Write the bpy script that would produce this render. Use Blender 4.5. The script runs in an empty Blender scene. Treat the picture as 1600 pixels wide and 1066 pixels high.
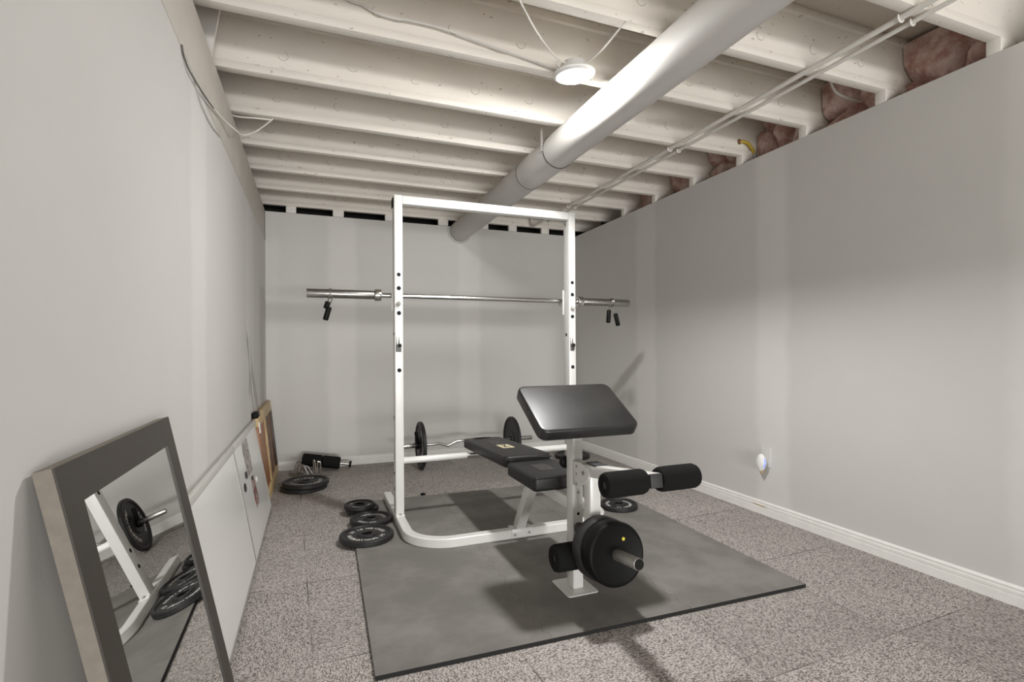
import bpy, bmesh, math, random
from mathutils import Vector, Matrix

random.seed(7)
PI = math.pi
scn = bpy.context.scene
col = scn.collection

# ------------------------------------------------------------------ materials
def lin(c):
    return tuple((v / 12.92 if v <= .04045 else ((v + .055) / 1.055) ** 2.4) for v in c)

def new_mat(name):
    m = bpy.data.materials.new(name)
    m.use_nodes = True
    nt = m.node_tree
    b = nt.nodes['Principled BSDF']
    return m, nt, b

def plain(name, rgb, rough=.5, metal=0., noise=0., scale=30., bump=0., bscale=200., spec=.5, coat=0.):
    m, nt, b = new_mat(name)
    b.inputs['Roughness'].default_value = rough
    b.inputs['Metallic'].default_value = metal
    b.inputs['Specular IOR Level'].default_value = spec
    b.inputs['Coat Weight'].default_value = coat
    geo = nt.nodes.new('ShaderNodeTexCoord')
    if noise > 0:
        n = nt.nodes.new('ShaderNodeTexNoise'); n.inputs['Scale'].default_value = scale; n.inputs['Detail'].default_value = 5
        r = nt.nodes.new('ShaderNodeMapRange')
        r.inputs['From Min'].default_value = .3; r.inputs['From Max'].default_value = .7
        r.inputs['To Min'].default_value = 1 - noise; r.inputs['To Max'].default_value = 1 + noise
        mx = nt.nodes.new('ShaderNodeVectorMath'); mx.operation = 'SCALE'
        mx.inputs[0].default_value = rgb
        nt.links.new(geo.outputs['Object'], n.inputs['Vector'])
        nt.links.new(n.outputs['Fac'], r.inputs['Value'])
        nt.links.new(r.outputs['Result'], mx.inputs['Scale'])
        nt.links.new(mx.outputs['Vector'], b.inputs['Base Color'])
    else:
        b.inputs['Base Color'].default_value = (*rgb, 1)
    if bump > 0:
        n2 = nt.nodes.new('ShaderNodeTexNoise'); n2.inputs['Scale'].default_value = bscale; n2.inputs['Detail'].default_value = 4
        bp = nt.nodes.new('ShaderNodeBump'); bp.inputs['Strength'].default_value = bump; bp.inputs['Distance'].default_value = .002
        nt.links.new(geo.outputs['Object'], n2.inputs['Vector'])
        nt.links.new(n2.outputs['Fac'], bp.inputs['Height'])
        nt.links.new(bp.outputs['Normal'], b.inputs['Normal'])
    return m

class NG:
    """small helper to write node maths"""
    def __init__(self, nt): self.nt = nt
    def n(self, t, **kw):
        x = self.nt.nodes.new(t)
        for k, v in kw.items(): setattr(x, k, v)
        return x
    def link(self, a, b): self.nt.links.new(a, b)
    def put(self, sock, v):
        if hasattr(v, 'is_linked') or isinstance(v, bpy.types.NodeSocket): self.nt.links.new(v, sock)
        else: sock.default_value = v
    def m(self, op, a, b=None, c=None, clamp=False):
        x = self.n('ShaderNodeMath', operation=op); x.use_clamp = clamp
        self.put(x.inputs[0], a)
        if b is not None: self.put(x.inputs[1], b)
        if c is not None: self.put(x.inputs[2], c)
        return x.outputs[0]
    def smooth(self, v, a, b):
        x = self.n('ShaderNodeMapRange', interpolation_type='SMOOTHSTEP')
        self.put(x.inputs['Value'], v); x.inputs['From Min'].default_value = a; x.inputs['From Max'].default_value = b
        return x.outputs['Result']
    def mix(self, f, a, b):
        x = self.n('ShaderNodeMix', data_type='RGBA')
        self.put(x.inputs['Factor'], f)
        for s, v in ((x.inputs['A'], a), (x.inputs['B'], b)):
            if isinstance(v, tuple): s.default_value = (*v, 1)
            else: self.nt.links.new(v, s)
        return x.outputs['Result']
    def noise(self, vec, scale, detail=4, rough=.5):
        x = self.n('ShaderNodeTexNoise'); x.inputs['Scale'].default_value = scale; x.inputs['Detail'].default_value = detail
        x.inputs['Roughness'].default_value = rough
        if vec is not None: self.nt.links.new(vec, x.inputs['Vector'])
        return x.outputs['Fac']

WALL = (.59, .578, .558)
MUD = (.735, .722, .70)

def wall_mat(name, axis, bands, base=WALL):
    """primed drywall: vertical taped seams (bands along AXIS in metres) stay a little lighter"""
    m, nt, b = new_mat(name); g = NG(nt)
    pos = g.n('ShaderNodeNewGeometry').outputs['Position']
    sep = g.n('ShaderNodeSeparateXYZ'); g.link(pos, sep.inputs[0])
    c = sep.outputs[axis]
    wob = g.m('MULTIPLY', g.m('SUBTRACT', g.noise(pos, 5, 6, .6), .5), .09)
    c = g.m('ADD', c, wob)
    tot = None
    for a, e, s in bands:
        f = g.m('MULTIPLY', g.m('MULTIPLY', g.smooth(c, a - .035, a + .035), g.m('SUBTRACT', 1., g.smooth(c, e - .035, e + .035))), s)
        tot = f if tot is None else g.m('ADD', tot, f)
    if tot is None: tot = g.m('ADD', 0., 0.)
    blotch = g.smooth(g.noise(pos, 1.6, 5, .6), .35, .75)
    tot = g.m('ADD', g.m('MULTIPLY', tot, .62), g.m('MULTIPLY', blotch, .13), clamp=True)
    colr = g.mix(tot, base, MUD)
    # faint scuffs
    sc = g.m('MULTIPLY', g.smooth(g.noise(pos, 9, 8, .75), .68, .78), .18)
    colr = g.mix(sc, colr, (.42, .40, .37))
    g.link(colr, b.inputs['Base Color'])
    b.inputs['Roughness'].default_value = .75
    bp = g.n('ShaderNodeBump'); bp.inputs['Strength'].default_value = .08; bp.inputs['Distance'].default_value = .002
    g.link(g.noise(pos, 160, 3), bp.inputs['Height']); g.link(bp.outputs['Normal'], b.inputs['Normal'])
    return m

def carpet_mat():
    m, nt, b = new_mat('carpet_tiles'); g = NG(nt)
    pos = g.n('ShaderNodeNewGeometry').outputs['Position']
    mp = g.n('ShaderNodeMapping'); mp.inputs['Rotation'].default_value = (0, 0, math.radians(-2.2)); mp.inputs['Location'].default_value = (-.06, -1.085, 0)
    mp.inputs['Scale'].default_value = (1, 1, 0)
    g.link(pos, mp.inputs['Vector'])
    T = .61
    sc = g.n('ShaderNodeVectorMath', operation='SCALE'); g.link(mp.outputs[0], sc.inputs[0]); sc.inputs['Scale'].default_value = 1 / T
    fl = g.n('ShaderNodeVectorMath', operation='FLOOR'); g.link(sc.outputs[0], fl.inputs[0])
    fr = g.n('ShaderNodeVectorMath', operation='FRACTION'); g.link(sc.outputs[0], fr.inputs[0])
    wn = g.n('ShaderNodeTexWhiteNoise', noise_dimensions='2D'); g.link(fl.outputs[0], wn.inputs['Vector'])
    rnd = wn.outputs['Value']
    sf = g.n('ShaderNodeSeparateXYZ'); g.link(fl.outputs[0], sf.inputs[0])
    par = g.m('FLOORED_MODULO', g.m('ADD', sf.outputs[0], sf.outputs[1]), 2.)
    # loops lie along x or y by turns
    def loops(sx, sy):
        q = g.n('ShaderNodeMapping'); q.inputs['Scale'].default_value = (sx, sy, 1); g.link(mp.outputs[0], q.inputs['Vector'])
        v = g.n('ShaderNodeTexVoronoi', feature='F1'); v.inputs['Scale'].default_value = 1; v.inputs['Randomness'].default_value = .8
        g.link(q.outputs[0], v.inputs['Vector'])
        return v
    va, vb = loops(300, 120), loops(120, 300)
    mixd = g.n('ShaderNodeMix', data_type='FLOAT'); g.link(par, mixd.inputs['Factor']); g.link(va.outputs['Distance'], mixd.inputs['A']); g.link(vb.outputs['Distance'], mixd.inputs['B'])
    d = mixd.outputs['Result']
    mixc = g.n('ShaderNodeMix', data_type='RGBA'); g.link(par, mixc.inputs['Factor']); g.link(va.outputs['Color'], mixc.inputs['A']); g.link(vb.outputs['Color'], mixc.inputs['B'])
    sepc = g.n('ShaderNodeSeparateColor'); g.link(mixc.outputs['Result'], sepc.inputs[0])
    loop = g.m('MULTIPLY', g.m('SUBTRACT', 1., g.smooth(d, .30, .78)), g.m('ADD', .62, g.m('MULTIPLY', sepc.outputs[0], .45)))
    c = g.mix(g.m('MULTIPLY', loop, 1., clamp=True), (.165, .148, .139), (.585, .546, .518))
    worn = g.m('ADD', g.m('MULTIPLY', rnd, .16), g.m('MULTIPLY', g.noise(pos, 2.2, 4), .35))
    br = g.m('ADD', .78, worn)
    vs = g.n('ShaderNodeVectorMath', operation='SCALE'); g.link(c, vs.inputs[0]); g.link(br, vs.inputs['Scale'])
    # seams between the tiles
    s2 = g.n('ShaderNodeSeparateXYZ'); g.link(fr.outputs[0], s2.inputs[0])
    ex = g.m('MINIMUM', s2.outputs[0], g.m('SUBTRACT', 1., s2.outputs[0]))
    ey = g.m('MINIMUM', s2.outputs[1], g.m('SUBTRACT', 1., s2.outputs[1]))
    seam = g.m('MULTIPLY', g.m('SUBTRACT', 1., g.smooth(g.m('MINIMUM', ex, ey), .002, .006)), g.m('MULTIPLY', g.smooth(g.noise(pos, 1.7, 3), .42, .62), .7))
    cc = g.mix(seam, vs.outputs[0], (.02, .017, .015))
    g.link(cc, b.inputs['Base Color'])
    b.inputs['Roughness'].default_value = .95
    b.inputs['Specular IOR Level'].default_value = .1
    bp = g.n('ShaderNodeBump'); bp.inputs['Strength'].default_value = .5; bp.inputs['Distance'].default_value = .003
    g.link(g.m('SUBTRACT', 1., d), bp.inputs['Height']); g.link(bp.outputs['Normal'], b.inputs['Normal'])
    return m

def mat_foam():
    m, nt, b = new_mat('foam_mat'); g = NG(nt)
    pos = g.n('ShaderNodeNewGeometry').outputs['Position']
    dust = g.smooth(g.noise(pos, 3.2, 6, .62), .36, .70)
    c = g.mix(dust, (.162, .153, .142), (.236, .224, .208))
    spots = g.smooth(g.noise(pos, 46, 2), .765, .80)
    c = g.mix(g.m('MULTIPLY', spots, .5), c, (.26, .25, .24))
    g.link(c, b.inputs['Base Color'])
    b.inputs['Roughness'].default_value = .62
    b.inputs['Specular IOR Level'].default_value = .35
    bp = g.n('ShaderNodeBump'); bp.inputs['Strength'].default_value = .032; bp.inputs['Distance'].default_value = .001
    g.link(g.noise(pos, 420, 2), bp.inputs['Height']); g.link(bp.outputs['Normal'], b.inputs['Normal'])
    return m

def beam_mat(name='painted_joist', base=(.72, .68, .62), spots=.55):
    m, nt, b = new_mat(name); g = NG(nt)
    pos = g.n('ShaderNodeNewGeometry').outputs['Position']
    n1 = g.smooth(g.noise(pos, 2.5, 5), .3, .75)
    c = g.mix(n1, base, tuple(v * 1.10 for v in base))
    mp = g.n('ShaderNodeMapping'); mp.inputs['Scale'].default_value = (30, 30, 55); g.link(pos, mp.inputs['Vector'])
    sp = g.smooth(g.noise(mp.outputs[0], 1.0, 2), .685, .74)
    c = g.mix(g.m('MULTIPLY', sp, spots), c, (.22, .185, .14))
    g.link(c, b.inputs['Base Color']); b.inputs['Roughness'].default_value = .62
    bp = g.n('ShaderNodeBump'); bp.inputs['Strength'].default_value = .25; bp.inputs['Distance'].default_value = .002
    g.link(g.noise(pos, 70, 4), bp.inputs['Height']); g.link(bp.outputs['Normal'], b.inputs['Normal'])
    return m

def insulation_mat():
    m, nt, b = new_mat('pink_insulation'); g = NG(nt)
    pos = g.n('ShaderNodeNewGeometry').outputs['Position']
    n1 = g.smooth(g.noise(pos, 14, 6, .65), .35, .65)
    c = g.mix(n1, (.44, .245, .205), (.70, .55, .50))
    g.link(c, b.inputs['Base Color']); b.inputs['Roughness'].default_value = .9
    bp = g.n('ShaderNodeBump'); bp.inputs['Strength'].default_value = .6; bp.inputs['Distance'].default_value = .01
    g.link(g.noise(pos, 60, 5), bp.inputs['Height']); g.link(bp.outputs['Normal'], b.inputs['Normal'])
    return m

def wood_mat(name, a, c2, scale=(40, 3, 6)):
    m, nt, b = new_mat(name); g = NG(nt)
    tc = g.n('ShaderNodeTexCoord').outputs['Object']
    mp = g.n('ShaderNodeMapping'); mp.inputs['Scale'].default_value = scale; g.link(tc, mp.inputs['Vector'])
    n1 = g.smooth(g.noise(mp.outputs[0], 2.5, 6, .6), .3, .7)
    g.link(g.mix(n1, a, c2), b.inputs['Base Color']); b.inputs['Roughness'].default_value = .45
    return m

def photo_mat(name, a, c2, c3):
    """an indistinct printed snapshot: mottled patches of colour"""
    m, nt, b = new_mat(name); g = NG(nt)
    tc = g.n('ShaderNodeTexCoord').outputs['Object']
    n1 = g.smooth(g.noise(tc, 30, 3), .4, .6); n2 = g.smooth(g.noise(tc, 55, 2), .5, .6)
    g.link(g.mix(n2, g.mix(n1, a, c2), c3), b.inputs['Base Color']); b.inputs['Roughness'].default_value = .35
    return m

M = {}
M['wall_left'] = wall_mat('wall_paint_left', 1, [(1.87, 2.10, .55), (3.29, 3.67, .5)])
M['wall_back'] = wall_mat('wall_paint_back', 0, [(-.5, -.26, .35), (.12, .34, .75), (1.25, 1.45, .7)])
M['wall_right'] = wall_mat('wall_paint_right', 1, [(3.28, 3.52, .75), (2.10, 2.31, .75), (.6, 1.13, .55)])
M['trimband'] = plain('left_band_paint', (.56, .53, .485), .6, noise=.05, scale=6)
M['carpet'] = carpet_mat()
M['foam'] = mat_foam()
M['foam_edge'] = plain('black_foam_edge', (.010, .010, .010), .8)
M['beam'] = beam_mat()
M['beam_white'] = beam_mat('painted_white_wood', (.74, .715, .675), .15)
M['deck'] = beam_mat('painted_deck', (.60, .55, .475), .4)
M['base'] = plain('baseboard_paint', (.84, .83, .805), .4, noise=.03, scale=20)
M['chip'] = plain('bare_mdf', (.58, .42, .24), .8)
M['duct'] = plain('duct_paint', (.53, .512, .488), .5, noise=.03, scale=4)
M['pipe'] = plain('pipe_paint', (.72, .70, .66), .4)
M['groove'] = plain('knockout_groove', (.36, .315, .25), .9)
M['dark'] = plain('dark_gap', (.012, .011, .010), .9)
M['insul'] = insulation_mat()
M['white_metal'] = plain('white_powder_coat', (.70, .695, .675), .32, noise=.02, scale=12, coat=.15)
M['hole'] = plain('black_hole', (.004, .004, .004), .9)
M['chrome'] = plain('chrome', (.62, .61, .59), .22, 1.)
M['steel'] = plain('brushed_steel', (.36, .35, .33), .34, 1., noise=.15, scale=60)
M['greysteel'] = plain('worn_grey_steel', (.40, .39, .37), .45, .7, noise=.2, scale=50)
M['vinyl'] = plain('black_vinyl', (.0125, .012, .0115), .45, noise=.3, scale=9, bump=.05, bscale=420, spec=.4)
M['vinyl_shiny'] = plain('shiny_black_vinyl', (.020, .0195, .019), .33, noise=.4, scale=7, bump=.05, bscale=420, spec=.62)
M['piping'] = plain('black_piping', (.03, .03, .03), .2, spec=.8)
M['foam_black'] = plain('black_foam', (.010, .010, .010), .9, bump=.3, bscale=300, spec=.15)
M['iron'] = plain('black_iron', (.016, .016, .016), .5, noise=.2, scale=40, spec=.4)
M['rubber'] = plain('black_rubber', (.0045, .0045, .0045), .5, spec=.14)
M['rubber_matt'] = plain('dull_rubber', (.03, .03, .03), .6)
M['paintwhite'] = plain('white_lettering', (.72, .72, .68), .6)
M['gold'] = plain('gold_label', (.78, .68, .44), .4)
M['yellow'] = plain('yellow_dot', (.75, .62, .05), .5)
M['patch'] = plain('grey_patch', (.038, .036, .034), .5)
M['frame'] = plain('taupe_frame', (.044, .037, .030), .5, noise=.06, scale=30)
M['frame_side'] = plain('raw_frame_edge', (.205, .18, .15), .7, noise=.1, scale=50)
M['cardboard'] = plain('backing_card', (.44, .38, .31), .8)
M['board'] = plain('whiteboard_surface', (.83, .825, .81), .16, spec=.5)
M['alu'] = plain('aluminium_edge', (.30, .29, .27), .5)
M['rail'] = plain('painted_rail', (.52, .505, .475), .4)
M['pine'] = wood_mat('pine', (.50, .34, .15), (.66, .50, .26), (30, 4, 4))
M['cedar'] = wood_mat('cedar', (.26, .10, .038), (.42, .19, .08), (30, 30, 3))
M['walnut'] = wood_mat('dark_slat', (.025, .012, .007), (.07, .035, .018), (30, 30, 3))
M['latch'] = plain('white_latch', (.75, .74, .72), .4)
M['photo_a'] = photo_mat('snapshot_grey', (.30, .25, .24), (.52, .47, .45), (.10, .09, .09))
M['photo_b'] = photo_mat('snapshot_red', (.30, .09, .08), (.50, .42, .40), (.08, .05, .05))
M['magnet'] = plain('black_magnet', (.02, .02, .02), .5)
M['magnet_w'] = plain('white_magnet', (.8, .79, .76), .3)
M['plastic'] = plain('white_plastic', (.76, .755, .74), .35)
M['cover'] = plain('painted_cover', (.62, .61, .59), .6)
M['dark_steel'] = plain('dark_steel', (.10, .098, .094), .45, .5)
M['cable'] = plain('white_cable', (.74, .72, .67), .45)
M['cable_dark'] = plain('dark_cable', (.11, .10, .09), .5)
M['hose'] = plain('yellow_hose', (.48, .34, .04), .4)
M['rust'] = plain('brown_grommet', (.16, .07, .03), .6)
M['grey_block'] = plain('grey_rubber_block', (.20, .185, .165), .7, noise=.1, scale=20)
M['amber'] = plain('amber_reservoir', (.45, .34, .20), .2)

def emit(name, rgb, strength):
    m, nt, b = new_mat(name)
    b.inputs['Base Color'].default_value = (*rgb, 1)
    b.inputs['Emission Color'].default_value = (*rgb, 1)
    b.inputs['Emission Strength'].default_value = strength
    return m
LAMP_STRENGTH = 980
M['lamp'] = emit('lit_diffuser', (1., .992, .972), LAMP_STRENGTH)
M['led'] = emit('blue_led', (.16, .22, 1.), 1.3)

m, nt, b = new_mat('mirror_glass')
b.inputs['Base Color'].default_value = (.86, .87, .86, 1); b.inputs['Metallic'].default_value = 1; b.inputs['Roughness'].default_value = .0
M['mirror'] = m

# ------------------------------------------------------------------ mesh helpers
class MB:
    """collects shapes into ONE mesh; every face keeps the material slot it was added with"""
    def __init__(self): self.bm = bmesh.new(); self.mats = []
    def slot(self, mat):
        if mat not in self.mats: self.mats.append(mat)
        return self.mats.index(mat)
    def take(self, src, mat, X=None, side=None):
        src.normal_update(); sidef = set(f for f in src.faces if side and abs(f.normal.z) < .5) if side else ()
        s2 = self.slot(side) if side else 0
        if X is not None: bmesh.ops.transform(src, matrix=X, verts=src.verts)
        s = self.slot(mat); vm = {}
        for v in src.verts: vm[v] = self.bm.verts.new(v.co)
        for f in src.faces:
            try: nf = self.bm.faces.new([vm[v] for v in f.verts]); nf.material_index = s2 if f in sidef else s; nf.smooth = True
            except ValueError: pass
        src.free()
    def box(self, x0, x1, y0, y1, z0, z1, mat, bev=0., seg=2, X=None):
        b = bmesh.new(); bmesh.ops.create_cube(b, size=1)
        for v in b.verts:
            v.co = Vector((x0 + (v.co.x + .5) * (x1 - x0), y0 + (v.co.y + .5) * (y1 - y0), z0 + (v.co.z + .5) * (z1 - z0)))
        if bev > 0: bmesh.ops.bevel(b, geom=b.edges[:], offset=bev, segments=seg, affect='EDGES', profile=.5)
        self.take(b, mat, X)
    def beam(self, p0, p1, w, h, mat, up=(0, 0, 1), bev=.003):
        """rectangular bar from p0 to p1, w across, h along UP"""
        p0, p1 = Vector(p0), Vector(p1); d = (p1 - p0); L = d.length; d.normalize()
        up = Vector(up); s = d.cross(up).normalized(); u = s.cross(d)
        X = Matrix((s, d, u)).transposed().to_4x4(); X.translation = p0
        self.box(-w / 2, w / 2, 0, L, -h / 2, h / 2, mat, bev, 2, X)
    def lathe(self, prof, mat, seg=48, X=None, closed=False):
        b = bmesh.new(); rings = []
        for r, z in prof:
            if r < 1e-6: rings.append([b.verts.new((0, 0, z))])
            else: rings.append([b.verts.new((r * math.cos(2 * PI * k / seg), r * math.sin(2 * PI * k / seg), z)) for k in range(seg)])
        n = len(rings)
        for i in range(n if closed else n - 1):
            A, B = rings[i], rings[(i + 1) % n]
            for k in range(seg):
                k2 = (k + 1) % seg
                if len(A) == 1 and len(B) == 1: continue
                if len(A) == 1: b.faces.new((A[0], B[k], B[k2]))
                elif len(B) == 1: b.faces.new((A[k], B[0], A[k2]))
                else: b.faces.new((A[k], B[k], B[k2], A[k2]))
        bmesh.ops.recalc_face_normals(b, faces=b.faces[:])
        self.take(b, mat, X)
    def cyl(self, p0, p1, r, mat, seg=28, bev=0., r2=None):
        p0, p1 = Vector(p0), Vector(p1); L = (p1 - p0).length
        r2 = r if r2 is None else r2
        if bev > 0: prof = [(0, 0), (r - bev, 0), (r - bev * .3, bev * .3), (r, bev), (r2, L - bev), (r2 - bev * .3, L - bev * .3), (r2 - bev, L), (0, L)]
        else: prof = [(0, 0), (r, 0), (r2, L), (0, L)]
        X = Vector((0, 0, 1)).rotation_difference(p1 - p0).to_matrix().to_4x4(); X.translation = p0
        self.lathe(prof, mat, seg, X)
    def tube(self, pts, r, mat, seg=10, closed=False):
        pts = [Vector(p) for p in pts]; n = len(pts); b = bmesh.new(); rings = []
        prev = None
        for i, p in enumerate(pts):
            if closed: t = (pts[(i + 1) % n] - pts[i - 1]).normalized()
            else: t = (pts[min(i + 1, n - 1)] - pts[max(i - 1, 0)]).normalized()
            if prev is None:
                a = Vector((0, 0, 1)) if abs(t.z) < .9 else Vector((1, 0, 0))
                s = t.cross(a).normalized()
            else:
                s = (prev - t * prev.dot(t)).normalized()
            prev = s; u = t.cross(s)
            rings.append([b.verts.new(p + (s * math.cos(2 * PI * k / seg) + u * math.sin(2 * PI * k / seg)) * r) for k in range(seg)])
        for i in range(n if closed else n - 1):
            A, B = rings[i], rings[(i + 1) % n]
            for k in range(seg): b.faces.new((A[k], A[(k + 1) % seg], B[(k + 1) % seg], B[k]))
        if not closed: b.faces.new(rings[0][::-1]); b.faces.new(rings[-1])
        bmesh.ops.recalc_face_normals(b, faces=b.faces[:])
        self.take(b, mat)
    def prism(self, poly, h, mat, X=None, bev=0., seg=2, side=None):
        """polygon in local XY extruded by h along local Z"""
        b = bmesh.new()
        f = b.faces.new([b.verts.new((x, y, 0)) for x, y in poly])
        r = bmesh.ops.extrude_face_region(b, geom=[f])
        for v in [g for g in r['geom'] if isinstance(g, bmesh.types.BMVert)]: v.co.z += h
        bmesh.ops.recalc_face_normals(b, faces=b.faces[:])
        if bev > 0:
            ed = [e for e in b.edges if abs(e.verts[0].co.z - e.verts[1].co.z) < 1e-6]
            bmesh.ops.bevel(b, geom=ed, offset=bev, segments=seg, affect='EDGES', profile=.5)
        self.take(b, mat, X, side)
    def sweep(self, path, w, h, mat, bev=.004):
        """flat path (x, y) swept with a w x h box section standing on z0 = path z"""
        b = bmesh.new(); rings = []; n = len(path)
        sec = [(-w / 2 + bev, 0), (w / 2 - bev, 0), (w / 2, bev), (w / 2, h - bev), (w / 2 - bev, h), (-w / 2 + bev, h), (-w / 2, h - bev), (-w / 2, bev)]
        for i in range(n):
            p = Vector(path[i]); t = (Vector(path[min(i + 1, n - 1)]) - Vector(path[max(i - 1, 0)])).normalized()
            s = Vector((t.y, -t.x, 0))
            rings.append([b.verts.new(p + s * a + Vector((0, 0, c))) for a, c in sec])
        for i in range(n - 1):
            for k in range(len(sec)): b.faces.new((rings[i][k], rings[i][(k + 1) % len(sec)], rings[i + 1][(k + 1) % len(sec)], rings[i + 1][k]))
        b.faces.new(rings[0][::-1]); b.faces.new(rings[-1])
        bmesh.ops.recalc_face_normals(b, faces=b.faces[:])
        self.take(b, mat)
    def build(self, name, parent=None, label=None, cat=None, group=None, kind=None, at=None, ang=38):
        me = bpy.data.meshes.new(name)
        if at is not None: bmesh.ops.translate(self.bm, vec=-Vector(at), verts=self.bm.verts)
        self.bm.to_mesh(me); self.bm.free()
        for mt in self.mats: me.materials.append(M[mt] if isinstance(mt, str) else mt)
        me.set_sharp_from_angle(angle=math.radians(ang))
        o = bpy.data.objects.new(name, me); col.objects.link(o)
        if at is not None: o.location = at
        if parent is not None:
            o.parent = parent
            o.matrix_parent_inverse = parent.matrix_basis.inverted()
        for k, v in (('label', label), ('category', cat), ('group', group), ('kind', kind)):
            if v: o[k] = v
        return o

def thing(name, label, cat, loc=(0, 0, 0), group=None):
    o = bpy.data.objects.new(name, None); col.objects.link(o); o.location = loc
    o.empty_display_size = .05
    o['label'] = label; o['category'] = cat
    if group: o['group'] = group
    return o

def arc(cx, cy, r, a0, a1, n, z=0):
    return [(cx + r * math.cos(math.radians(a0 + (a1 - a0) * k / n)), cy + r * math.sin(math.radians(a0 + (a1 - a0) * k / n)), z) for k in range(n + 1)]

def spline(pts, n=8):
    """Catmull-Rom through the points"""
    P = [Vector(p) for p in pts]; P = [P[0] * 2 - P[1]] + P + [P[-1] * 2 - P[-2]]; out = []
    for i in range(1, len(P) - 2):
        for k in range(n):
            t = k / n
            out.append(.5 * ((2 * P[i]) + (P[i + 1] - P[i - 1]) * t + (2 * P[i - 1] - 5 * P[i] + 4 * P[i + 1] - P[i + 2]) * t * t + (3 * P[i] - P[i - 1] - 3 * P[i + 1] + P[i + 2]) * t ** 3))
    out.append(P[-2]); return out

def rrect(w, d, r, n=6):
    out = []
    for cx, cy, a in ((w / 2 - r, d / 2 - r, 0), (-w / 2 + r, d / 2 - r, 90), (-w / 2 + r, -d / 2 + r, 180), (w / 2 - r, -d / 2 + r, 270)):
        for k in range(n + 1):
            t = math.radians(a + 90 * k / n); out.append((cx + r * math.cos(t), cy + r * math.sin(t)))
    return out

def struct(mb, name, parent=None): return mb.build(name, parent, kind=None if parent else 'structure')

# letters: meshes of the built-in font, one glyph at a time
_glyph = {}
def glyph(ch):
    if ch not in _glyph:
        cu = bpy.data.curves.new('glyph', 'FONT'); cu.body = ch; cu.size = 1; cu.align_x = 'CENTER'; cu.extrude = .02; cu.resolution_u = 2
        cu.offset = .018
        o = bpy.data.objects.new('glyph', cu); col.objects.link(o)
        dg = bpy.context.evaluated_depsgraph_get(); dg.update()
        me = bpy.data.meshes.new_from_object(o.evaluated_get(dg))
        bpy.data.objects.remove(o); bpy.data.curves.remove(cu)
        _glyph[ch] = me
    return _glyph[ch]

def ring_text(mb, text, radius, mid_deg, size, z, mat, lower=False, step=None):
    """letters round a circle; upper text reads clockwise, LOWER text reads counter-clockwise with its tops inward"""
    step = step or math.degrees(size * .86 / radius)
    n = len(text)
    for i, ch in enumerate(text):
        if ch == ' ': continue
        off = (i - (n - 1) / 2) * step
        a = mid_deg + off if lower else mid_deg - off
        rot = a + 90 if lower else a - 90
        r = radius + size * .33 if lower else radius - size * .33
        t = math.radians(a)
        X = Matrix.Translation((r * math.cos(t), r * math.sin(t), z)) @ Matrix.Rotation(math.radians(rot), 4, 'Z') @ Matrix.Diagonal((size, size, size * .5, 1))
        b = bmesh.new(); b.from_mesh(glyph(ch)); mb.take(b, mat, X)

# ------------------------------------------------------------------ the room
XL, XR, YB, YN = -.354, 2.4498, 4.563, -.9
WT = 2.095            # top of the right and back drywall
JB, JT = 2.150, 2.410 # joist bottom and deck

mb = MB(); mb.box(XL - .6, XR + .9, YN, YB + .3, -.08, 0, 'carpet'); struct(mb, 'floor')
mb = MB(); mb.box(XL - .12, XL, YN, YB + .12, 0, 1.856, 'wall_left'); struct(mb, 'wall_left')
mb = MB(); mb.box(XL - .10, XL + .002, YN, YB - .055, 1.857, 2.093, 'trimband', .004); struct(mb, 'trim_1')
mb = MB(); mb.box(XL, XR, YB, YB + .12, 0, WT, 'wall_back'); struct(mb, 'wall_back')
mb = MB(); mb.box(XR, XR + .115, YN, YB + .12, 0, WT, 'wall_right'); struct(mb, 'wall_right')
mb = MB(); mb.box(XL - .6, XR + .9, YN, YB + .5, JT, JT + .03, 'deck'); struct(mb, 'ceiling')
# closing boards coloured near-black, painting in the shade of the joist bays behind the wall tops
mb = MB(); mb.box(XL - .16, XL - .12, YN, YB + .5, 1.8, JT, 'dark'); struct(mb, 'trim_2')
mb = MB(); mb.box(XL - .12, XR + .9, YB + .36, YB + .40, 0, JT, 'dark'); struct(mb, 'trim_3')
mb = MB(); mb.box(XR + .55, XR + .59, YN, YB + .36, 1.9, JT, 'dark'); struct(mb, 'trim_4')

# baseboards: stepped moulding
def baseboard(name, length, X):
    prof = [(0, 0), (.0165, 0), (.0165, .049), (.0115, .051), (.0115, .0565), (.0150, .0580), (.0150, .073), (.0095, .0755), (.0095, .083), (.0125, .0845), (.0125, .090), (.008, .097), (.003, .0995), (0, .0995)]
    prof = [(x, z * .76) for x, z in prof]
    mb = MB(); mb.prism(prof, length, 'base', X)
    return mb
X = Matrix(((-1, 0, 0, XR), (0, 0, 1, YN), (0, 1, 0, 0), (0, 0, 0, 1)))
mb = baseboard('b', YB - YN, X)
for y0, y1, z0, z1 in ((2.285, 2.325, .0455, .0535), (2.235, 2.345, .046, .0545)):
    mb.prism([(y0, z0 + .004), (y0 + .03, z0), (y1 - .02, z0 + .002), (y1, z0 + .008), (y1 - .03, z1 - .004), (y0 + .02, z1 - .003)], .0012, 'chip', Matrix(((0, 0, -1, XR - .0150), (1, 0, 0, 0), (0, 1, 0, 0), (0, 0, 0, 1))))
struct(mb, 'baseboard_right')
X = Matrix(((0, 0, 1, XL), (-1, 0, 0, YB), (0, 1, 0, 0), (0, 0, 0, 1)))
mb = baseboard('b', XR - .0166 - XL, X); struct(mb, 'baseboard_back')

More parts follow.
